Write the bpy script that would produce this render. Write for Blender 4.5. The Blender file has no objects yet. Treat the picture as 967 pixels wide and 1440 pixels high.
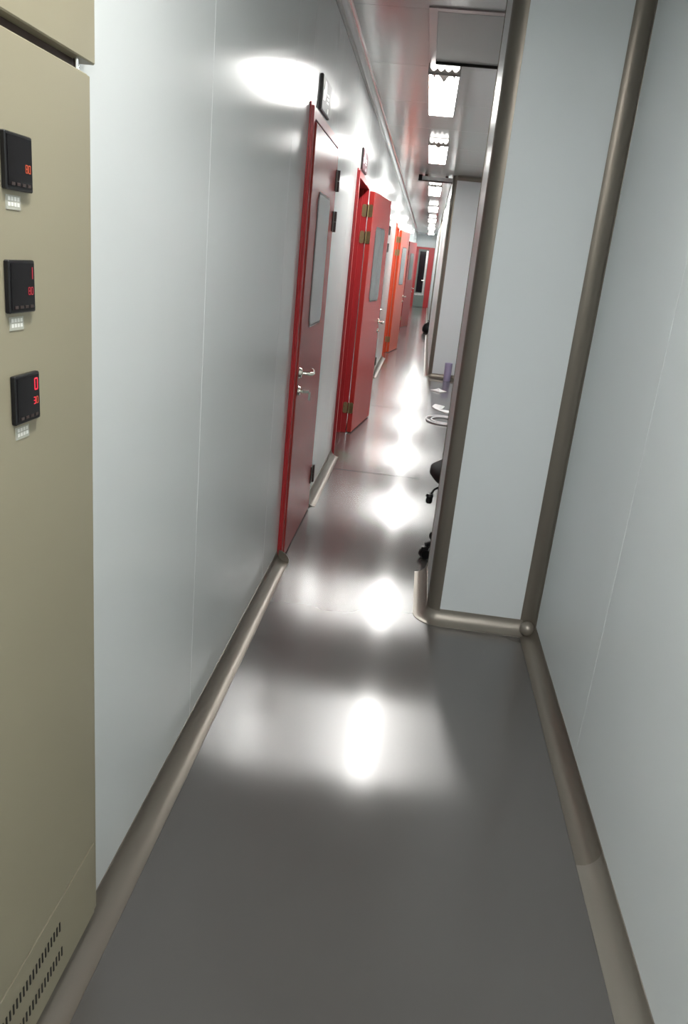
import bpy, bmesh, math, random
from mathutils import Matrix, Vector
from mathutils.geometry import tessellate_polygon
random.seed(4)
scn = bpy.context.scene
col = scn.collection

# ------------------------------------------------------------------ camera
F_PX = 1072.0
YAW, PITCH, ROLL = 0.07366868, -0.3190146, -0.10105127
Rz = Matrix.Rotation(YAW, 3, 'Z'); Rx = Matrix.Rotation(PITCH, 3, 'X'); Ry = Matrix.Rotation(ROLL, 3, 'Y')
RR = Rz @ Rx @ Ry                      # columns: right, forward, up
right, fwd, up = RR.col[0], RR.col[1], RR.col[2]
cam_d = bpy.data.cameras.new('camera'); cam = bpy.data.objects.new('camera', cam_d); col.objects.link(cam)
M4 = Matrix.Identity(4)
for i in range(3):
    M4[i][0], M4[i][1], M4[i][2] = right[i], up[i], -fwd[i]
M4[2][3] = 1.5
cam.matrix_world = M4
cam_d.sensor_fit = 'AUTO'; cam_d.sensor_width = 36.0; cam_d.lens = 36.0 * F_PX / 1440.0
cam_d.clip_start = 0.02; cam_d.clip_end = 100
scn.camera = cam

# ------------------------------------------------------------------ world / exposure
w = bpy.data.worlds.new('world'); scn.world = w; w.use_nodes = True
w.node_tree.nodes['Background'].inputs[0].default_value = (0.6, 0.65, 0.7, 1)
w.node_tree.nodes['Background'].inputs[1].default_value = 0.02
vs = scn.view_settings
vs.view_transform = 'Standard'; vs.look = 'None'; vs.gamma = 1.0; vs.use_curve_mapping = False
vs.exposure = 0.25
LAMP = 44.0            # radiance of the fluorescent ceiling lamps

# ------------------------------------------------------------------ materials
def mat(name, base, rough=0.5, metal=0.0, spec=0.5, coat=0.0, coat_rough=0.05, noise=None, bump=None, rnoise=None, emit=None):
    m = bpy.data.materials.new(name); m.use_nodes = True
    nt = m.node_tree; b = nt.nodes['Principled BSDF']
    b.inputs['Base Color'].default_value = (*base, 1)
    b.inputs['Roughness'].default_value = rough
    b.inputs['Metallic'].default_value = metal
    b.inputs['Specular IOR Level'].default_value = spec
    b.inputs['Coat Weight'].default_value = coat
    b.inputs['Coat Roughness'].default_value = coat_rough
    tc = nt.nodes.new('ShaderNodeTexCoord') if (noise or bump or rnoise) else None
    def tex(scale, vec, detail=3):
        mp = nt.nodes.new('ShaderNodeMapping'); mp.inputs['Scale'].default_value = vec
        geo = nt.nodes.new('ShaderNodeNewGeometry')
        nt.links.new(geo.outputs['Position'], mp.inputs['Vector'])
        n = nt.nodes.new('ShaderNodeTexNoise'); n.inputs['Scale'].default_value = scale; n.inputs['Detail'].default_value = detail
        nt.links.new(mp.outputs[0], n.inputs['Vector']); return n
    if noise:
        sc, vec, amt = noise
        n = tex(sc, vec)
        mx = nt.nodes.new('ShaderNodeMix'); mx.data_type = 'RGBA'
        mx.inputs['A'].default_value = (*[c * (1 - amt) for c in base], 1)
        mx.inputs['B'].default_value = (*[min(1, c * (1 + amt)) for c in base], 1)
        nt.links.new(n.outputs['Fac'], mx.inputs['Factor']); nt.links.new(mx.outputs['Result'], b.inputs['Base Color'])
    if rnoise:
        sc, vec, amt = rnoise
        n = tex(sc, vec)
        mr = nt.nodes.new('ShaderNodeMapRange'); mr.inputs['To Min'].default_value = max(0, rough - amt); mr.inputs['To Max'].default_value = rough + amt
        mr.inputs['From Min'].default_value = 0.3; mr.inputs['From Max'].default_value = 0.7
        nt.links.new(n.outputs['Fac'], mr.inputs['Value']); nt.links.new(mr.outputs['Result'], b.inputs['Roughness'])
    if bump:
        sc, vec, st, dist = bump
        n = tex(sc, vec, 2)
        bp = nt.nodes.new('ShaderNodeBump'); bp.inputs['Strength'].default_value = st; bp.inputs['Distance'].default_value = dist
        nt.links.new(n.outputs['Fac'], bp.inputs['Height']); nt.links.new(bp.outputs['Normal'], b.inputs['Normal'])
    if emit:
        b.inputs['Emission Color'].default_value = (*emit[0], 1); b.inputs['Emission Strength'].default_value = emit[1]
    return m

M = {}
M['wall'] = mat('painted_steel_panel', (0.67, 0.70, 0.695), 0.155, spec=0.36, noise=(1.6, (1, 1, 0.4), 0.03), bump=(2.2, (1, 1, 0.35), 0.25, 0.006))
M['wall_r'] = mat('painted_steel_panel_dull', (0.73, 0.775, 0.795), 0.34, spec=0.5, noise=(1.3, (1, 1, 0.5), 0.03), bump=(1.8, (1, 1, 0.5), 0.2, 0.006))
M['core'] = mat('panel_core', (0.25, 0.25, 0.25), 0.7)
M['ceil'] = mat('ceiling_steel_panel', (0.50, 0.505, 0.49), 0.16, spec=0.55, noise=(1.2, (1, 1, 1), 0.03), bump=(2.5, (1, 0.6, 1), 0.12, 0.004))
M['floor'] = mat('grey_epoxy', (0.085, 0.081, 0.077), 0.195, spec=1.0, coat=0.35, coat_rough=0.13, noise=(2.5, (1, 1, 1), 0.06), bump=(3.0, (1, 0.35, 1), 0.2, 0.004))
def anisotropic(m, amount, direction):
    nt = m.node_tree; b = nt.nodes['Principled BSDF']
    b.inputs['Anisotropic'].default_value = amount
    c = nt.nodes.new('ShaderNodeCombineXYZ')
    for i in range(3): c.inputs[i].default_value = direction[i]
    nt.links.new(c.outputs[0], b.inputs['Tangent'])
anisotropic(M['floor'], 1.0, (1, 0, 0))          # rolled epoxy: ripples run along the corridor
M['joint'] = mat('floor_joint', (0.03, 0.03, 0.03), 0.9, spec=0.1)
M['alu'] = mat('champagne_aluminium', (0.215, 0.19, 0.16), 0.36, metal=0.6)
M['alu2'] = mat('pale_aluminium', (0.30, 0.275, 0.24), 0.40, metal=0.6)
M['silver'] = mat('silver_steel', (0.70, 0.70, 0.69), 0.22, metal=1.0)
M['silver_dark'] = mat('grey_steel_coving', (0.40, 0.385, 0.37), 0.2, metal=0.9)
M['chrome'] = mat('polished_nickel', (0.80, 0.76, 0.68), 0.14, metal=1.0)
M['brass'] = mat('tarnished_brass', (0.42, 0.34, 0.18), 0.38, metal=0.9, noise=(60, (1, 1, 1), 0.25))
M['hinge'] = mat('dark_hinge_steel', (0.09, 0.065, 0.06), 0.38, metal=0.6)
M['red'] = mat('red_door_paint', (0.53, 0.045, 0.04), 0.27, spec=0.5, noise=(3, (1, 1, 0.4), 0.06), bump=(2, (1, 1, 0.4), 0.15, 0.004))
M['redframe'] = mat('red_frame_paint', (0.42, 0.026, 0.03), 0.30, spec=0.5, noise=(4, (1, 1, 0.4), 0.06))
M['red_shaded'] = mat('red_door_paint_shaded', (0.36, 0.048, 0.042), 0.27, spec=0.15, noise=(3, (1, 1, 0.4), 0.06), bump=(2, (1, 1, 0.4), 0.15, 0.004))  # red door paint with shade darkened into its colour, for the nearest leaf
M['orange'] = mat('orange_red_door_paint', (0.72, 0.085, 0.03), 0.28, spec=0.5, noise=(3, (1, 1, 0.4), 0.06))
M['glass'] = mat('grey_window_glass', (0.20, 0.22, 0.22), 0.12, spec=0.6)
M['gasket'] = mat('window_gasket', (0.16, 0.13, 0.13), 0.5)
M['cab'] = mat('beige_powder_coat', (0.30, 0.272, 0.19), 0.42, noise=(3, (1, 1, 1), 0.03), bump=(260, (1, 1, 1), 0.08, 0.0005))
M['slot'] = mat('dark_slot', (0.015, 0.014, 0.012), 0.8)
M['black'] = mat('black_plastic', (0.009, 0.009, 0.010), 0.35, spec=0.3)
M['screen'] = mat('meter_screen', (0.008, 0.007, 0.008), 0.12, spec=0.2)
M['seg_r'] = mat('red_digit', (0.3, 0.01, 0.02), 0.5, emit=((1.0, 0.03, 0.07), 0.6))
M['seg_o'] = mat('orange_digit', (0.3, 0.05, 0.02), 0.5, emit=((1.0, 0.16, 0.07), 0.16))
M['seg_d'] = mat('dim_red_digit', (0.2, 0.01, 0.02), 0.5, emit=((0.8, 0.03, 0.06), 0.16))
M['tag'] = mat('pale_tag', (0.42, 0.42, 0.36), 0.5)
M['tagmark'] = mat('white_tag_print', (0.8, 0.8, 0.76), 0.5)
M['fabric'] = mat('black_fabric', (0.012, 0.011, 0.012), 0.8, noise=(90, (1, 1, 1), 0.3))
M['lavender'] = mat('lavender_plastic', (0.50, 0.44, 0.66), 0.45, noise=(5, (1, 1, 1), 0.05))
M['paper'] = mat('white_paper', (0.85, 0.85, 0.85), 0.6)
M['hose'] = mat('white_hose', (0.75, 0.74, 0.76), 0.4)
M['lamp_on'] = mat('lit_diffuser', (0.9, 0.9, 0.9), 0.5, emit=((1.0, 0.985, 0.95), LAMP))
M['lamp_end'] = mat('lit_end_plate', (0.9, 0.9, 0.9), 0.5, emit=((1.0, 0.985, 0.95), 2.2))
M['lamp_case'] = mat('lamp_case', (0.42, 0.38, 0.36), 0.3, metal=0.6)
M['plate'] = mat('sign_plate_steel', (0.22, 0.225, 0.225), 0.5, metal=0.1, spec=0.2, noise=(25, (1, 1, 1), 0.2))
M['plate_edge'] = mat('sign_plate_edge', (0.03, 0.02, 0.02), 0.4)
M['plate_maroon'] = mat('sign_plate_maroon', (0.12, 0.045, 0.06), 0.5, spec=0.2)
M['white'] = mat('white_paint', (0.8, 0.8, 0.8), 0.4)
M['dark_glass'] = mat('dark_door_glass', (0.01, 0.01, 0.014), 0.08)
M['door_grey'] = mat('grey_green_door', (0.16, 0.20, 0.185), 0.3)
M['hatch'] = mat('hatch_panel', (0.34, 0.345, 0.335), 0.38, noise=(2, (1, 1, 1), 0.03))
M['hatch_frame'] = mat('hatch_frame', (0.36, 0.30, 0.29), 0.3, metal=0.6)

# ------------------------------------------------------------------ helpers
def world_loc(o):
    l = Vector((0, 0, 0))
    while o is not None:
        l += o.location; o = o.parent
    return l

def link(name, bm, m, parent=None, local=False, smooth=None):
    """bm in world coordinates (or in the parent's frame when local) -> one mesh object with a sensible origin"""
    me = bpy.data.meshes.new(name); bmesh.ops.recalc_face_normals(bm, faces=bm.faces[:]); bm.to_mesh(me); bm.free()
    if smooth is not None:
        for p in me.polygons: p.use_smooth = True
        me.set_sharp_from_angle(angle=math.radians(smooth))
    me.materials.append(M[m] if isinstance(m, str) else m)
    o = bpy.data.objects.new(name, me); col.objects.link(o)
    vs_ = [v.co for v in me.vertices]
    mn = Vector([min(v[i] for v in vs_) for i in range(3)]); mx = Vector([max(v[i] for v in vs_) for i in range(3)])
    org = Vector(((mn.x + mx.x) / 2, (mn.y + mx.y) / 2, mn.z))
    me.transform(Matrix.Translation(-org))
    if parent is not None:
        o.parent = parent
        o.location = org if local else org - world_loc(parent)
    else:
        o.location = org
    return o

def tag(o, label=None, cat=None, group=None, kind=None):
    if label: o['label'] = label
    if cat: o['category'] = cat
    if group: o['group'] = group
    if kind: o['kind'] = kind
    return o

def empty(name, loc, rz=0.0, parent=None):
    o = bpy.data.objects.new(name, None); col.objects.link(o); o.location = loc; o.rotation_euler = (0, 0, rz)
    o.empty_display_size = 0.1
    if parent is not None: o.parent = parent
    return o

def bbox(bm, x0, x1, y0, y1, z0, z1, bev=0.0, seg=1):
    t = bmesh.new()
    r = bmesh.ops.create_cube(t, size=1.0)
    for v in t.verts:
        v.co = Vector(((x0 + x1) / 2 + v.co.x * (x1 - x0), (y0 + y1) / 2 + v.co.y * (y1 - y0), (z0 + z1) / 2 + v.co.z * (z1 - z0)))
    if bev: bmesh.ops.bevel(t, geom=t.edges[:], offset=bev, segments=seg, affect='EDGES', profile=0.5)
    me = bpy.data.meshes.new('t'); t.to_mesh(me); t.free(); bm.from_mesh(me); bpy.data.meshes.remove(me)
    return bm

def box(name, x0, x1, y0, y1, z0, z1, m, parent=None, bev=0.0, local=False, seg=1):
    bm = bmesh.new(); bbox(bm, min(x0, x1), max(x0, x1), min(y0, y1), max(y0, y1), min(z0, z1), max(z0, z1), bev, seg)
    return link(name, bm, m, parent, local, 40 if seg > 1 else None)

def bprism(bm, pts, axis, a0, a1):
    """extrude a 2-D outline; axis x: (y,z), y: (x,z), z: (x,y)"""
    def P(p, a):
        return (a, p[0], p[1]) if axis == 'x' else (p[0], a, p[1]) if axis == 'y' else (p[0], p[1], a)
    A = [bm.verts.new(P(p, a0)) for p in pts]; B = [bm.verts.new(P(p, a1)) for p in pts]
    n = len(pts)
    for i in range(n): bm.faces.new((A[i], A[(i + 1) % n], B[(i + 1) % n], B[i]))
    if n > 4:
        for t in tessellate_polygon([[Vector((p[0], p[1], 0)) for p in pts]]):
            for V in (A, B):
                try: bm.faces.new([V[i] for i in t])
                except ValueError: pass
    else:
        bm.faces.new(A); bm.faces.new(B[::-1])
    return bm

def prism(name, pts, axis, a0, a1, m, parent=None, local=False, smooth=None):
    bm = bmesh.new(); bprism(bm, pts, axis, a0, a1)
    bmesh.ops.triangulate(bm, faces=[f for f in bm.faces if len(f.verts) > 4])
    return link(name, bm, m, parent, local, smooth)

def btube(bm, pts, r, n=10, closed=False):
    pts = [Vector(p) for p in pts]; rings = []
    N = len(pts)
    for i, p in enumerate(pts):
        a = pts[(i - 1) % N] if (closed or i > 0) else p
        b = pts[(i + 1) % N] if (closed or i < N - 1) else p
        d = (b - a).normalized()
        u = d.cross(Vector((0, 0, 1)))
        if u.length < 1e-3: u = d.cross(Vector((1, 0, 0)))
        u.normalize(); v = d.cross(u)
        rr = r[i] if isinstance(r, (list, tuple)) else r
        rings.append([bm.verts.new(p + (u * math.cos(t) + v * math.sin(t)) * rr) for t in [2 * math.pi * k / n for k in range(n)]])
    for i in range(N if closed else N - 1):
        A, B = rings[i], rings[(i + 1) % N]
        for k in range(n): bm.faces.new((A[k], A[(k + 1) % n], B[(k + 1) % n], B[k]))
    if not closed: bm.faces.new(rings[0][::-1]); bm.faces.new(rings[-1])
    return bm

def tube(name, pts, r, m, parent=None, local=False, n=10, closed=False):
    return link(name, btube(bmesh.new(), pts, r, n, closed), m, parent, local, 50)

def blathe(bm, prof, n=32, c=(0, 0, 0)):
    """profile [(radius, z)] about the vertical through c"""
    rings = []
    for r, z in prof:
        if r < 1e-6: rings.append([bm.verts.new((c[0], c[1], c[2] + z))])
        else: rings.append([bm.verts.new((c[0] + r * math.cos(2 * math.pi * k / n), c[1] + r * math.sin(2 * math.pi * k / n), c[2] + z)) for k in range(n)])
    for A, B in zip(rings, rings[1:]):
        if len(A) == 1 and len(B) == 1: continue
        for k in range(n):
            k2 = (k + 1) % n
            if len(A) == 1: bm.faces.new((A[0], B[k2], B[k]))
            elif len(B) == 1: bm.faces.new((A[k], A[k2], B[0]))
            else: bm.faces.new((A[k], A[k2], B[k2], B[k]))
    return bm

# ------------------------------------------------------------------ dimensions (metres; corridor runs along +Y)
XL = -0.585; XR = 0.66; XC = 0.185; XN = 1.30       # left wall, right wall, pier side face, niche wall
H = 2.70; YB = -6.0; YE = 31.0; XB = -2.6           # ceiling, back, end wall, outer shell of the rooms on the left
R = 0.055                                           # cove radius
PIER1 = (3.15, 3.70); PIER2 = (11.2, 18.4); PIER3 = (21.5, 30.995)
DOORS = [(3.60, 4.56), (5.90, 6.88), (9.55, 10.50), (12.90, 13.85), (18.80, 19.75)]
DH = 2.11

# ------------------------------------------------------------------ floor and ceiling
fl = box('floor', XB, XN + .1, YB, YE + 3, -0.1, 0, 'floor'); tag(fl, 'shiny grey epoxy corridor floor', 'floor', kind='structure')
jt = box('trim_1', XL + R + .005, XC - R, 5.53, 5.536, 0.0, 0.0006, 'joint'); tag(jt, 'thin dark joint line across the grey floor', 'floor joint', kind='structure')
jt = box('trim_2', XL + R + .005, XC - R, 8.36, 8.366, 0.0, 0.0006, 'joint'); tag(jt, 'second thin joint line across the floor, farther down the corridor', 'floor joint', kind='structure')

ce = box('ceiling', XB, XN + .1, YB, YE + 3, H + .012, H + .1, 'core'); tag(ce, 'glossy grey steel panel ceiling', 'ceiling', kind='structure')
y = YB
edges = [YB]
k = 2.08 - 8 * 1.13
while k < YE:
    if k > YB + .1: edges.append(k)
    k += 1.13
edges.append(YE)
for a, b in zip(edges, edges[1:]):
    box('panel', XL, XN, a + .0012, b - .0012, H, H + .012, 'ceil', ce, bev=.0015)

# ------------------------------------------------------------------ left wall: core with steel panels, door openings
def wall_spans():
    out = []; y0 = 1.305
    for a, b in DOORS: out.append((y0, a)); y0 = b
    out.append((y0, YE)); return out
bm = bmesh.new()
bbox(bm, XL - .115, XL - .015, YB, 0.395, 0, H + .012)
bbox(bm, XL - .115, XL - .015, 0.395, 1.305, 2.16, H + .012)
for a, b in wall_spans(): bbox(bm, XL - .115, XL - .015, a, b, 0, H + .012)
for a, b in DOORS: bbox(bm, XL - .115, XL - .015, a, b, DH, H + .012)
wl = link('wall_left', bm, 'core'); tag(wl, 'glossy pale grey steel panel wall with red doors', 'wall', kind='structure')
seams = [2.08 + 1.13 * i for i in range(-8, 27)]
def panels(y0, y1, z0, z1):
    e = [y0] + [s for s in seams if y0 + .05 < s < y1 - .05] + [y1]
    for a, b in zip(e, e[1:]):
        box('panel', XL - .015, XL, a + (.0012 if a != y0 else 0), b - (.0012 if b != y1 else 0), z0, z1, 'wall', wl, bev=.0012)
panels(YB, .395, 0, H); panels(.395, 1.305, 2.16, H)
for a, b in wall_spans(): panels(a, b, 0, H)
for a, b in DOORS: panels(a, b, DH, H)

# rooms behind the left wall (seen only through open doors) and the shell
o = box('wall_far_left', XB - .1, XB, YB, YE, 0, H + .012, 'wall_r'); tag(o, 'plain wall of the rooms beyond the red doors', 'wall', kind='structure')
o = box('wall_back', XB, XR + .1, YB - .1, YB, 0, H + .012, 'wall_r'); tag(o, 'plain panel wall behind the viewer', 'wall', kind='structure')

# ------------------------------------------------------------------ right wall, piers, niche
wr = box('wall_right', XR + .015, XR + .1, YB, PIER1[0], 0, H + .012, 'core'); tag(wr, 'pale grey steel panel wall along the right edge', 'wall', kind='structure')
e = [YB, -4.62, -3.49, -2.36, -1.23, -.1, 1.03, 2.16, PIER1[0]]
for a, b in zip(e, e[1:]):
    box('panel', XR, XR + .015, a + .0008, b - .0008, 0, H, 'wall_r', wr, bev=.0008)
o = box('wall_niche', XN, XN + .1, PIER1[1], YE, 0, H + .012, 'wall_r'); tag(o, 'pale wall inside the niche behind the near pier', 'wall', kind='structure')

def pier(name, y0, y1, xr, label):
    pts = [(XC, y1 - R), (XC, y0 + R), (XC + R, y0), (xr, y0), (xr, y1), (XC + R, y1)]
    p = prism(name, pts, 'z', 0, H, 'wall_r'); tag(p, label, 'pier', kind='structure')
    def round_trim(cx, cy, a0, a1):
        n = 10; pts = [(cx + (R + .003) * math.cos(a0 + (a1 - a0) * i / n), cy + (R + .003) * math.sin(a0 + (a1 - a0) * i / n)) for i in range(n + 1)]
        pts += [(cx + (R - .012) * math.cos(a1 + (a0 - a1) * i / n), cy + (R - .012) * math.sin(a1 + (a0 - a1) * i / n)) for i in range(n + 1)]
        prism('corner_trim', pts, 'z', .001, H - .001, 'alu', p, smooth=30)
    round_trim(XC + R, y0 + R, math.pi, 1.5 * math.pi)
    round_trim(XC + R, y1 - R, .5 * math.pi, math.pi)
    return p
p1 = pier('wall_pier_near', PIER1[0], PIER1[1], XN + .1, 'wide pale panelled pier jutting from the right wall')
p2 = pier('wall_pier_far', PIER2[0], PIER2[1], XN, 'white far pier beside the lavender bin')

p3 = pier('wall_pier_end', PIER3[0], PIER3[1], XN, 'pale wall section on the right running to the end wall')
# ------------------------------------------------------------------ coves (concave aluminium coving)
def cove_prof(r=R, n=10, lip=.004):
    pts = [(0, 0), (0, r + lip), (.0025, r + lip)]
    pts += [(.0025 + r + r * math.cos(a), r + .002 + r * math.sin(a)) for a in [math.pi + .5 * math.pi * i / n for i in range(n + 1)]]
    pts += [(r + .0065, .002), (r + .0065, 0)]
    return pts
def cove(name, label, wall, sgn, a0, a1, axis='y', m='alu', top=False, cat='skirting'):
    pts = [(wall + sgn * d, (H - z) if top else z) for d, z in cove_prof()]
    o = prism(name, pts, axis, a0, a1, m, smooth=35)
    return tag(o, label, cat, kind='structure')
sp = [(YB, DOORS[0][0])] + [(DOORS[i][1], DOORS[i + 1][0]) for i in range(4)] + [(DOORS[4][1], YE)]
lab = ['long metal coved skirting below the cabinet and first wall panels', 'short metal coved skirting between the first two red doors', 'metal skirting hidden behind the open second door', 'metal skirting between third and fourth red doors', 'metal skirting between the two farthest red doors', 'metal skirting running to the end wall']
for i, (a, b) in enumerate(sp):
    cove('baseboard_left_%d' % (i + 1), lab[i], XL, 1, a, b, m='alu')
for a, b in DOORS[:1]:                                  # rounded end caps at the first door
    o = prism('trim_3', [(XL, 0), (XL, R + .008), (XL + .02, R + .006), (XL + .045, .045), (XL + R + .008, .02), (XL + R + .008, 0)], 'y', a - .006, a - .0002, 'alu'); tag(o, 'small metal end cap on the skirting at the first red door', 'skirting cap', kind='structure')
cove('trim_4', 'metal coving along the top of the left wall', XL, 1, YB, YE, m='silver_dark', top=True, cat='coving')
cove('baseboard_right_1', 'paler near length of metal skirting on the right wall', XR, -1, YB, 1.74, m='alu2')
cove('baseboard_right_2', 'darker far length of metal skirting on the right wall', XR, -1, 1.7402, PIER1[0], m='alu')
cove('trim_5', 'metal coving along the ceiling at the right wall', XR, -1, YB, PIER1[0], m='alu', top=True, cat='coving')
# pier front skirting with a swept elbow round the corner, then the pier side
def pier_skirting(name, y0, y1, xr, label):
    root_bm = bmesh.new(); pr = cove_prof()
    path = [((xr, y0), (0, -1))]
    c = (XC + R, y0 + R)
    n = 10
    for i in range(n + 1):
        a = 1.5 * math.pi - .5 * math.pi * i / n
        d = (math.cos(a), math.sin(a)); path.append(((c[0] + R * d[0], c[1] + R * d[1]), d))
    path.append(((XC, y1), (-1, 0)))
    rings = [[root_bm.verts.new((p[0] + d[0] * q[0], p[1] + d[1] * q[0], q[1])) for q in pr] for p, d in path]
    m_ = len(pr)
    for A, B in zip(rings, rings[1:]):
        for k in range(m_): root_bm.faces.new((A[k], A[(k + 1) % m_], B[(k + 1) % m_], B[k]))
    for t in tessellate_polygon([[Vector((q[0], q[1], 0)) for q in pr]]):
        root_bm.faces.new([rings[0][i] for i in t]); root_bm.faces.new([rings[-1][i] for i in t])
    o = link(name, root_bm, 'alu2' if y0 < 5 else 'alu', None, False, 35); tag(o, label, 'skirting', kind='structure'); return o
pier_skirting('baseboard_pier_near', PIER1[0], PIER1[1], XR, 'metal skirting bending round the foot of the near pier')
pier_skirting('baseboard_pier_far', PIER2[0], PIER2[1], XN, 'metal skirting round the foot of the white far pier')
pier_skirting('baseboard_pier_end', PIER3[0], PIER3[1], XN, 'metal skirting along the farthest right wall section')
# vertical concave cove between pier front and right wall
pts = [(XR - d, PIER1[0] - z) for d, z in cove_prof()]
o = prism('trim_6', pts, 'z', 0, H, 'alu', smooth=35); tag(o, 'vertical metal coving in the corner of pier and right wall', 'coving', kind='structure')
bm = bmesh.new(); bmesh.ops.create_uvsphere(bm, u_segments=20, v_segments=12, radius=.034, matrix=Matrix.Translation((XR - .030, PIER1[0] - .030, .031)))
o = link('trim_7', bm, 'alu2', None, False, 60); tag(o, 'round metal joint where three covings meet at the floor', 'coving joint', kind='structure')
cove('trim_8', 'thin metal coving at the ceiling above the far pier front', PIER2[0], -1, XC + R, XN, 'x', 'alu', True, 'coving')

# ------------------------------------------------------------------ doors
def oct_pts(x0, x1, z0, z1, c):
    return [(x0 + c, z0), (x1 - c, z0), (x1, z0 + c), (x1, z1 - c), (x1 - c, z1), (x0 + c, z1), (x0, z1 - c), (x0, z0 + c)]

def lever(parent, u, z, side, m='chrome', key=False):
    """lever handle and lock on the leaf; side +1 = front (local +y), -1 = back; local frame of the leaf"""
    f = .002 if side > 0 else -.044
    s = side
    def disc(cx, cz, r, d0, d1):
        b = bmesh.new(); n = 20
        A = [b.verts.new((cx + r * math.cos(2 * math.pi * k / n), f + s * d0, cz + r * math.sin(2 * math.pi * k / n))) for k in range(n)]
        B = [b.verts.new((cx + r * .85 * math.cos(2 * math.pi * k / n), f + s * d1, cz + r * .85 * math.sin(2 * math.pi * k / n))) for k in range(n)]
        for k in range(n): b.faces.new((A[k], A[(k + 1) % n], B[(k + 1) % n], B[k]))
        b.faces.new(A); b.faces.new(B[::-1]); return b
    b = disc(u, z, .026, -.001, .009)
    btube(b, [(u, f, z), (u, f + s * .042, z), (u - .004, f + s * .052, z), (u - .03, f + s * .057, z - .002), (u - .075, f + s * .056, z - .006), (u - .115, f + s * .050, z), (u - .128, f + s * .040, z + .004)], [.009, .009, .0095, .0095, .0085, .008, .007], 10)
    link('handle', b, m, parent, True, 40)
    b = disc(u + .002, z - .088, .024, -.001, .008)
    btube(b, [(u + .002, f, z - .088), (u + .002, f + s * .020, z - .088)], .010, 10)
    lk = link('lock', b, m, parent, True, 40)
    if key:
        b = bmesh.new(); bbox(b, u - .008, u - .006 + .012, f + s * .020, f + s * .050, z - .094, z - .082)
        bbox(b, u - .034, u - .03, f + s * .045, f + s * .056, z - .135, z - .095, .001)
        btube(b, [(u, f + s * .048, z - .088), (u - .018, f + s * .052, z - .094), (u - .032, f + s * .05, z - .10)], .0012, 6)
        link('key', b, m, parent, True)

def make_door(idx, theta, leaf_mat, frame_mat, label, closed_style=False):
    y0, y1 = DOORS[idx]
    ZB = 0.0
    d = empty('door_%d' % (idx + 1), (XL, (y0 + y1) / 2, 0)); tag(d, label, 'door', kind='structure')
    fw = .045
    xa, xb = XL - .125, XL + .020
    # rebated frame: outer flange and inner stop
    def jamb(ya, yb, stop_y):
        b = bmesh.new(); bbox(b, xa, xb, ya, yb, ZB, DH, .002); return link('jamb', b, frame_mat, d)
    jn = jamb(y0, y0 + fw, 1); jf = jamb(y1 - fw, y1, -1)
    b = bmesh.new(); bbox(b, xa, xb, y0 + fw, y1 - fw, DH - fw, DH, .002); link('head', b, frame_mat, d)
    # stops on which the leaf closes
    b = bmesh.new(); bbox(b, xa + .02, XL - .03, y0 + fw, y0 + fw + .015, ZB, DH - fw); link('stop', b, frame_mat, d)
    b = bmesh.new(); bbox(b, xa + .02, XL - .03, y1 - fw - .015, y1 - fw, ZB, DH - fw); link('stop', b, frame_mat, d)
    # thin pale flange against the wall
    b = bmesh.new()
    bbox(b, XL + .0002, XL + .007, y0 - .012, y0, ZB, DH + .012, .001)
    bbox(b, XL + .0002, XL + .007, y1, y1 + .012, ZB, DH + .012, .001)
    bbox(b, XL + .0002, XL + .007, y0, y1, DH, DH + .012, .001)
    link('flange', b, frame_mat, d)
    # leaf in its own frame: hinge at the origin, runs along local x, front face y=0.002
    W = y1 - y0 - 2 * fw - .008; HT = DH - fw - .012
    px, py = XL + .027, y1 - fw - .003
    b = bmesh.new(); bbox(b, .001, W, -.042, 0, .010, HT, .002)
    leaf = link('leaf', b, leaf_mat, d)
    # move leaf mesh back into hinge frame
    off = leaf.location + d.location
    leaf.data.transform(Matrix.Translation(off))
    leaf.location = Vector((px, py, 0)) - d.location
    leaf.rotation_euler = (0, 0, -math.pi / 2 + theta)
    u0, u1 = .225, W - .225
    if W > .9: u0, u1 = .24, W - .24
    for s, yy in ((1, 0), (-1, -.042)):
        g = oct_pts(u0 - .012, u1 + .012, 1.158, 1.792, .035); p = oct_pts(u0, u1, 1.17, 1.78, .03)
        prism('window_gasket', g, 'y', yy, yy + s * .003, 'gasket', leaf, True)
        prism('pane', p, 'y', yy, yy + s * .0045, 'glass', leaf, True)
    lever(leaf, W - .05, .955, 1, key=(idx == 0)); lever(leaf, W - .05, .955, -1)
    for zc in (1.90, 1.69, .23):
        if closed_style:
            b = bmesh.new(); bbox(b, -.012, .055, .0005, .006, zc - .052, zc + .052, .001)
            btube(b, [(-.004, .008, zc - .054), (-.004, .008, zc - .001)], .010, 10); btube(b, [(-.004, .008, zc + .001), (-.004, .008, zc + .054)], .010, 10)
            link('hinge', b, 'hinge', leaf, True, 40)
        else:
            b = bmesh.new()
            prism_pts = oct_pts(-.040, -.004, zc - .05, zc + .05, .010)
            t = [(p[0], p[1]) for p in prism_pts]
            bprism(b, t, 'x', -.0025, .0008)
            btube(b, [(-.006, .001, zc - .05), (-.006, .001, zc + .05)], .007, 8)
            link('hinge', b, 'brass', leaf, True, 40)
            b = bmesh.new(); bprism(b, [(p[0] * -1, p[1]) for p in []] or oct_pts(XL - .024, XL + .014, zc - .05, zc + .05, .010), 'y', y1 - fw - .003, y1 - fw + .001)
            link('hinge', b, 'brass', d)
    return d

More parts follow.
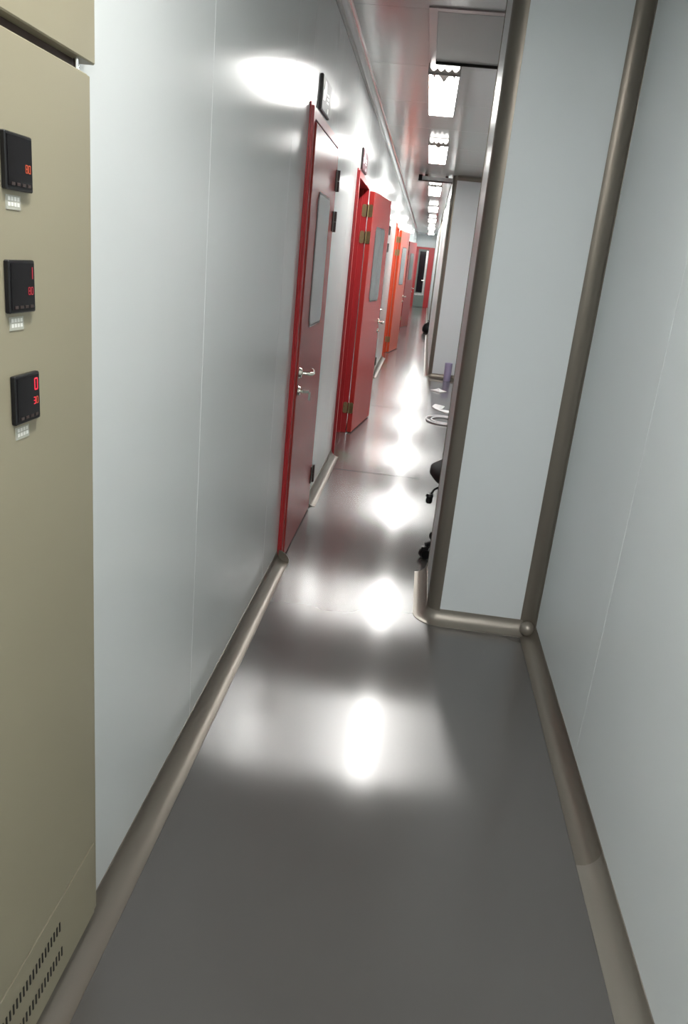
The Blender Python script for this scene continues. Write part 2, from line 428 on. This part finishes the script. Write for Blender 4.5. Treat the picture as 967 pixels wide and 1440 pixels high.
RAD = math.radians
make_door(0, 0, 'red_shaded', 'redframe', 'closed shaded red door nearest the viewer with dark hinges', True)
make_door(1, RAD(173.5), 'red', 'redframe', 'bright red door folded open against the left wall')
make_door(2, 0, 'red', 'redframe', 'closed red door mostly hidden behind the open second door', True)
make_door(3, RAD(172), 'orange', 'orange', 'orange-red open door halfway down the corridor')
make_door(4, RAD(169), 'redframe', 'redframe', 'dark red open door farthest down the left wall')

# ------------------------------------------------------------------ end wall with its door
bm = bmesh.new()
bbox(bm, XB, -.56, YE, YE + .1, 0, H + .012); bbox(bm, .16, XN + .1, YE, YE + .1, 0, H + .012); bbox(bm, -.56, .16, YE, YE + .1, 2.22, H + .012)
o = link('wall_end', bm, 'wall_r'); tag(o, 'white end wall of the corridor above the far red door', 'wall', kind='structure')
d = empty('door_6', (-.2, YE, 0)); tag(d, 'far red framed door with tall black glass at corridor end', 'door', kind='structure')
box('jamb', -.56, -.44, YE - .03, YE + .11, 0, 2.22, 'redframe', d, .003)
box('jamb', -.04, .16, YE - .03, YE + .11, 0, 2.22, 'redframe', d, .003)
box('head', -.44, -.04, YE - .03, YE + .11, 2.14, 2.22, 'redframe', d, .003)
lf = box('leaf', -.44, -.04, YE + .02, YE + .06, .01, 2.14, 'door_grey', d, .002)
box('pane', -.38, -.14, YE + .014, YE + .021, .55, 2.06, 'dark_glass', lf)
box('stile', -.135, -.06, YE + .008, YE + .021, .45, 2.10, 'silver', lf, .002)
box('rail', -.42, -.135, YE + .008, YE + .021, .44, .52, 'silver', lf, .002)
tube('handle', [(-.10, YE + .01, 1.0), (-.10, YE - .05, 1.0), (-.2, YE - .05, 1.0)], .012, 'chrome', d)
o = box('wall_beyond', XB, XN + .1, YE + 3, YE + 3.1, 0, H + .012, 'wall_r'); tag(o, 'plain wall beyond the end door', 'wall', kind='structure')

# ------------------------------------------------------------------ electrical cabinet on the left
XF = XL + .025
cb = empty('electrical_cabinet', (XF - .2, .85, .066)); tag(cb, 'tall beige metal control cabinet with three black digital meters', 'cabinet')
box('body', XF - .40, XF - .022, .40, 1.30, .075, 2.15, 'cab', cb, .002)
box('header_panel', XF - .022, XF + .004, .40, 1.304, 1.749, 2.15, 'cab', cb, .002)
box('door', XF - .018, XF, .42, 1.286, .262, 1.733, 'cab', cb, .002)
box('side_rail', XF - .022, XF - .004, 1.286, 1.302, .066, 1.733, 'cab', cb, .001)
box('gap_shade_strip', XF - .022, XF - .016, .42, 1.29, 1.733, 1.749, 'hinge', cb)  # dark strip coloured as the shade in the gap above the cabinet door
tube('hinge_pin', [(XF - .008, 1.262, 1.733), (XF - .008, 1.262, 1.749)], .004, 'silver', cb)
kp = box('plinth', XF - .022, XF - .001, .42, 1.286, .066, .258, 'cab', cb, .002)
slot_me = None
for zc, yo in ((.197, 0), (.128, .006)):
    for i in range(30):
        yc = 1.120 + yo - .0118 * i
        if slot_me is None:
            s_ = box('vent_slot', XF - .003, XF + .0004, yc - .0018, yc + .0018, zc - .011, zc + .011, 'slot', kp); slot_me = s_; base_y = s_.location.y; base_z = s_.location.z; y_ref = yc; z_ref = zc
        else:
            c_ = slot_me.copy(); col.objects.link(c_); c_.parent = kp
            c_.location.y = base_y + (yc - y_ref); c_.location.z = base_z + (zc - z_ref)

SEG = {'0': 'abcdef', '1': 'bc', '3': 'abgcd', '5': 'afgcd', '8': 'abcdefg'}
def digit(ch, yc, zc, h, x, m, parent):
    wd = h * .5; t = h * .13
    b = bmesh.new()
    S = {'a': (0, h / 2, wd, t), 'g': (0, 0, wd, t), 'd': (0, -h / 2, wd, t), 'f': (-wd / 2, h / 4, t, h / 2), 'b': (wd / 2, h / 4, t, h / 2), 'e': (-wd / 2, -h / 4, t, h / 2), 'c': (wd / 2, -h / 4, t, h / 2)}
    for s in SEG[ch]:
        cy, cz, sy, sz = S[s]; bbox(b, x, x + .0006, yc + cy - sy / 2, yc + cy + sy / 2, zc + cz - sz / 2, zc + cz + sz / 2)
    return link('digit', b, m, parent)

def meter(zc, yc, top, low, label):
    h = .035; D = .008
    mt = box('panel_meter', XF, XF + D, yc - h, yc + h, zc - h, zc + h, 'black', cb, .0015); mt['label'] = label
    box('screen', XF + D, XF + D + .0008, yc - h + .004, yc + h - .003, zc - h + .005, zc + h - .004, 'screen', mt)
    x = XF + D + .0008
    for i, (ch, m) in enumerate(top): digit(ch, yc + .022 - .011 * (len(top) - 1 - i), zc + .018, .016, x, m, mt)
    for i, (ch, m) in enumerate(low): digit(ch, yc + .024 - .0075 * (len(low) - 1 - i), zc - .006, .0095, x, m, mt)
    for i in range(4): box('button', x - .0004, x + .0008, yc - .024 + .014 * i, yc - .016 + .014 * i, zc - .029, zc - .025, 'hinge', mt)
    tg = box('name_tag', XF, XF + .0012, yc - .026, yc + .012, zc - h - .024, zc - h - .006, 'tag', cb)
    for r_ in range(2):
        for i in range(4):
            box('print', XF + .0012, XF + .0016, yc - .021 + .008 * i, yc - .0155 + .008 * i, zc - h - .020 + .007 * r_, zc - h - .015 + .007 * r_, 'tagmark', tg)
meter(1.579, 1.050, [], [('8', 'seg_o'), ('0', 'seg_o')], 'topmost meter showing a small orange 80')
meter(1.421, 1.047, [('1', 'seg_d')], [('8', 'seg_d'), ('0', 'seg_d')], 'middle meter with dim red digits')
meter(1.265, 1.052, [('0', 'seg_r')], [('3', 'seg_r'), ('0', 'seg_o')], 'lowest meter with a bright red 0 over 30')

# ------------------------------------------------------------------ ceiling lamps
def ceiling_light(y0, L, label):
    xc, hw, zb = -.050, .096, 2.632
    y1 = y0 + L
    t = empty('ceiling_light', (xc, (y0 + y1) / 2, zb)); tag(t, label, 'ceiling light', 'fluorescent ceiling lights in a row')
    for s in (-1, 1):
        xs = xc + s * hw
        box('side_panel', xs - .004, xs + .004, y0, y1, zb, H, 'lamp_case', t, .001)
    box('back_tray', xc - hw + .004, xc + hw - .004, y0 + .02, y1 - .006, H - .012, H, 'lamp_case', t)
    box('end_panel', xc - hw + .004, xc + hw - .004, y1 - .006, y1, zb, H, 'lamp_case', t)
    box('end_rail', xc - hw - .004, xc + hw + .004, y0 - .008, y0 + .012, zb - .004, zb + .012, 'lamp_case', t, .001)
    box('diffuser', xc - hw + .004, xc + hw - .004, y0 + .012, y1 - .006, zb + .006, zb + .012, 'lamp_on', t)
    # lit near end: scalloped tube ends behind a clear plate
    n = 40; x0, x1 = xc - hw + .006, xc + hw - .006
    pts = [(x0, zb + .064), (x1, zb + .064)]
    box('end_panel', xc - hw + .004, xc + hw - .004, y0 + .008, y0 + .012, zb + .012, H, 'lamp_case', t)
    for i in range(n + 1):
        u = 1 - i / n; pts.append((x0 + (x1 - x0) * u, zb + .038 - .018 * abs(math.sin(u * math.pi * 4))))
    prism('end_plate', pts, 'y', y0 + .004, y0 + .008, 'lamp_end', t)
    for cx, w_, l_ in ((0, .036, .085), (-.062, .010, .06), (.062, .010, .06)):
        prism('reflector_fin', [(xc + cx - w_, y0 + .012), (xc + cx + w_, y0 + .012), (xc + cx, y0 + .012 + l_ * 2.4)], 'z', zb + .001, zb + .006, 'lamp_case', t)
    return t
lights = [(-2.5, 1.36, 'fluorescent ceiling light farthest behind the viewer'), (0.0, 1.36, 'fluorescent ceiling light above the viewer near the cabinet'),
          (5.34, 1.36, 'bright box-shaped ceiling light nearest the ceiling hatch'),
          (8.22, 1.40, 'second ceiling light, in front of the far pier'),
          (12.2, 1.6, 'third ceiling light, just past the silver bar'),
          (16.1, 1.6, 'fourth ceiling light down the corridor'),
          (20.1, 1.6, 'fifth ceiling light, small in the distance'),
          (24.1, 1.6, 'sixth ceiling light, next to last before the end wall'),
          (28.1, 1.6, 'farthest ceiling light against the white end wall')]
for a in lights: ceiling_light(*a)

# ------------------------------------------------------------------ ceiling hatch
t = empty('ceiling_hatch', (.2, 4.9, H - .01)); tag(t, 'large square grey ceiling access hatch with metal frame', 'hatch')
hx0, hx1, hy0, hy1 = -.152, 1.02, 4.29, 5.30
zt, zb_ = H, H - .008
box('frame_rail', hx0, hx0 + .042, hy0, hy1 + .05, zb_, zt, 'hatch_frame', t, .001)
box('frame_rail', hx1 - .04, hx1, hy0, hy1, zb_, zt, 'hatch_frame', t, .001)
box('frame_rail', hx0 + .042, hx1 - .04, hy0, hy0 + .05, zb_, zt, 'hatch_frame', t, .001)
box('hatch_panel', hx0 + .046, hx1 - .044, hy0 + .050, hy1 - .012, H - .009, H - .001, 'hatch', t, .001)
box('seal', hx0 + .042, hx1 - .04, hy1 - .014, hy1, H - .024, H, 'slot', t)

# silver bar under the ceiling beside the far pier
t = empty('ceiling_bar', (-.05, 11.4, 2.612)); tag(t, 'silver metal bar with black end under the ceiling by far pier', 'bar')
box('rail', -.235, XC - .002, 11.36, 11.44, 2.622, 2.676, 'white', t, .004)
box('lower_rail', -.235, XC - .002, 11.35, 11.45, 2.612, 2.625, 'hinge', t, .001)
box('end_cap', -.285, -.235, 11.345, 11.455, 2.612, 2.69, 'black', t, .003)
for x in (-.18, .1): box('bracket', x - .02, x + .02, 11.38, 11.42, 2.672, H, 'hinge', t)

# ------------------------------------------------------------------ plates above doors
def plate(y0, y1, z0, z1, body, label):
    t = empty('door_sign', (XL, (y0 + y1) / 2, z0)); tag(t, label, 'sign', 'sign plates above the red doors')
    box('edge', XL + .0002, XL + .012, y0, y1, z0, z1, 'plate_edge', t, .001)
    w_, h_ = y1 - y0, z1 - z0
    box('plate', XL + .012, XL + .015, y0 + .006, y1 - .002, z0 + .004, z1 - .003, body, t, .0005)
    x0, x1 = XL + .015, XL + .0158
    P = lambda u, v: (y0 + w_ * u, z0 + h_ * v)
    prism('pictogram', [P(.10, .30), P(.30, .34), P(.46, .62), P(.40, .86), P(.26, .90), P(.22, .66), P(.10, .56)], 'x', x0, x1, 'white', t)
    for i in range(3):
        prism('text_line', [P(.52, .34 + .11 * i), P(.74, .36 + .11 * i), P(.74, .42 + .11 * i), P(.52, .40 + .11 * i)], 'x', x0, x1, 'white', t)
    prism('mark', [P(.64, .08), P(.76, .09), P(.74, .24), P(.66, .23)], 'x', x0, x1, 'white', t)
plate(3.83, 4.12, 2.135, 2.280, 'plate', 'silver grey sign plate above the nearest closed door')
plate(6.10, 6.50, 2.140, 2.285, 'plate_maroon', 'dark maroon sign plate above the open second door')

# ------------------------------------------------------------------ office chair behind the near pier
CX, CY = .415, 4.02
ch = empty('office_chair', (CX, CY, 0)); tag(ch, 'black swivel chair on casters half hidden behind the near pier', 'chair')
bm = bmesh.new()
prof = [(0, .415), (.18, .415), (.245, .425), (.272, .455), (.270, .485), (.24, .505), (.15, .512), (0, .508)]
blathe(bm, prof, 40, (CX, CY, 0)); link('seat', bm, 'fabric', ch, False, 60)
bm = bmesh.new()
NB = 16; rows = []
for j in range(9):
    v = j / 8; z = .60 + .42 * v; hw_ = .21 * (1 - (2 * v - 1) ** 4 * .35)
    rows.append([( CX + .285 - .05 * (abs(2 * i / NB - 1) ** 2) + .03 * v, CY + (2 * i / NB - 1) * hw_, z) for i in range(NB + 1)])
fr = [[bm.verts.new((p[0] - .022, p[1], p[2])) for p in r] for r in rows]; bk = [[bm.verts.new((p[0] + .022, p[1], p[2])) for p in r] for r in rows]
for j in range(8):
    for i in range(NB):
        bm.faces.new((fr[j][i], fr[j][i + 1], fr[j + 1][i + 1], fr[j + 1][i])); bm.faces.new((bk[j][i], bk[j + 1][i], bk[j + 1][i + 1], bk[j][i + 1]))
for j in range(8):
    for i in (0, NB): bm.faces.new((fr[j][i], fr[j + 1][i], bk[j + 1][i], bk[j][i]))
for i in range(NB):
    for j in (0, 8): bm.faces.new((fr[j][i], bk[j][i], bk[j][i + 1], fr[j][i + 1]))
link('backrest', bm, 'fabric', ch, False, 50)
tube('back_bar', [(CX + .05, CY, .405), (CX + .25, CY, .405), (CX + .315, CY, .46), (CX + .315, CY, .70)], .016, 'black', ch)
bm = bmesh.new(); blathe(bm, [(0, .10), (.03, .10), (.03, .25), (.018, .25), (.018, .415), (0, .415)], 18, (CX, CY, 0)); link('gas_lift', bm, 'black', ch, False, 40)
lv = tube('tilt_lever', [(CX - .05, CY, .405), (CX - .18, CY, .40), (CX - .235, CY - .02, .365), (CX - .253, CY - .03, .335)], .006, 'black', ch)
bm = bmesh.new(); blathe(bm, [(0, .285), (.014, .29), (.019, .305), (.016, .32), (.022, .330), (.016, .342), (0, .345)], 14, (CX - .255, CY - .03, 0)); link('lever_knob', bm, 'black', ch, False, 50)
for k in range(5):
    a = math.radians(205 + 72 * k)
    L_ = .27; ex, ey = CX + L_ * math.cos(a), CY + L_ * math.sin(a)
    lg = tube('leg', [(CX, CY, .125), (CX + .14 * math.cos(a), CY + .14 * math.sin(a), .108), (ex, ey, .078)], [.024, .02, .014], 'black', ch)
    b = bmesh.new()
    dx, dy = -math.sin(a), math.cos(a)
    for s in (-1, 1):
        btube(b, [(ex + dx * s * .006, ey + dy * s * .006, .026), (ex + dx * s * .022, ey + dy * s * .022, .026)], .026, 18)
    bprism(b, [(ex - .016, .03), (ex + .016, .045), (ex + .022, .072), (ex - .02, .066)], 'y', ey - .012, ey + .012)
    link('caster', b, 'black', lg, False, 40)

# ------------------------------------------------------------------ things on the floor of the niche
bm = bmesh.new(); blathe(bm, [(0, 0), (.044, 0), (.049, .006), (.053, .245), (.055, .25), (.050, .25), (.046, .02), (0, .02)], 28, (.455, 10.98, 0))
bn = link('lavender_bin', bm, 'lavender', None, False, 40); tag(bn, 'small lavender cylindrical bin at the foot of the far pier', 'bin')
bm = bmesh.new(); blathe(bm, [(0, .225), (.048, .225), (.048, .228), (0, .228)], 24, (.455, 10.98, 0)); link('bin_shade', bm, 'slot', bn)  # near-black disc standing in for the shade inside the bin's opening

def sheet(name, pts, hs, label):
    """crumpled sheet: outline with a raised middle, thin closed mesh"""
    b = bmesh.new(); n = len(pts)
    cx = sum(p[0] for p in pts) / n; cy = sum(p[1] for p in pts) / n
    lo = [b.verts.new((p[0], p[1], .0005)) for p in pts]
    mid = [b.verts.new((cx + .5 * (p[0] - cx), cy + .5 * (p[1] - cy), .004 + hs * random.uniform(.3, 1))) for p in pts]
    hi = [b.verts.new((p[0], p[1], .004 + hs * random.uniform(0, .3))) for p in pts]
    c1 = b.verts.new((cx, cy, .004 + hs)); c0 = b.verts.new((cx, cy, .0005))
    for i in range(n):
        j = (i + 1) % n
        b.faces.new((lo[i], lo[j], hi[j], hi[i])); b.faces.new((hi[i], hi[j], mid[j], mid[i])); b.faces.new((mid[i], mid[j], c1)); b.faces.new((lo[j], lo[i], c0))
    o = link(name, b, 'paper', None); return tag(o, label, 'paper', 'white scraps on the niche floor')
sheet('paper_scrap', [(.22, 9.93), (.30, 9.88), (.34, 9.82), (.43, 9.95), (.34, 10.02), (.31, 10.06)], .035, 'white crumpled scrap on the floor nearest the lavender bin')
sheet('paper_scrap', [(.235, 8.72), (.27, 8.60), (.31, 8.53), (.35, 8.62), (.385, 8.80), (.31, 8.86), (.27, 8.90)], .02, 'larger white scrap in the middle of the niche floor')
sheet('paper_scrap', [(.30, 8.55), (.39, 8.40), (.45, 8.42), (.44, 8.56), (.36, 8.58)], .012, 'small white scrap between the larger scrap and the hose loop')
def hose_path(s):
    pts = []
    for i in range(25):
        a = math.pi / 2 + math.pi * i / 24
        pts.append((.36 - .185 * s * abs(math.cos(a)) ** .9 if True else 0, 7.93 + .23 * s * math.sin(a), .009))
    return [(.72, 8.10 * 1 + (s - 1) * .2, .009)] + pts + [(.72, 7.62 - (s - 1) * .2, .009)]
hs_ = tube('hose_loop', hose_path(1.0), .009, 'hose'); tag(hs_, 'outer white hose loop lying on the niche floor', 'hose')
hs_ = tube('hose_loop', hose_path(.72), .009, 'hose'); tag(hs_, 'inner white hose loop nested inside the larger loop', 'hose')

# black bag beyond the far pier
bm = bmesh.new(); blathe(bm, [(0, 0), (.12, .003), (.165, .05), (.17, .12), (.13, .20), (.06, .255), (.03, .27), (.05, .30), (0, .29)], 24, (.20, 19.0, 0))
for v in bm.verts:
    v.co.x += .012 * math.sin(v.co.z * 40 + v.co.y * 31); v.co.y += .012 * math.sin(v.co.z * 33 + v.co.x * 47)
b_ = link('black_bag', bm, 'black', None, False, 50); tag(b_, 'black tied bag on the floor beyond the far pier', 'bag')
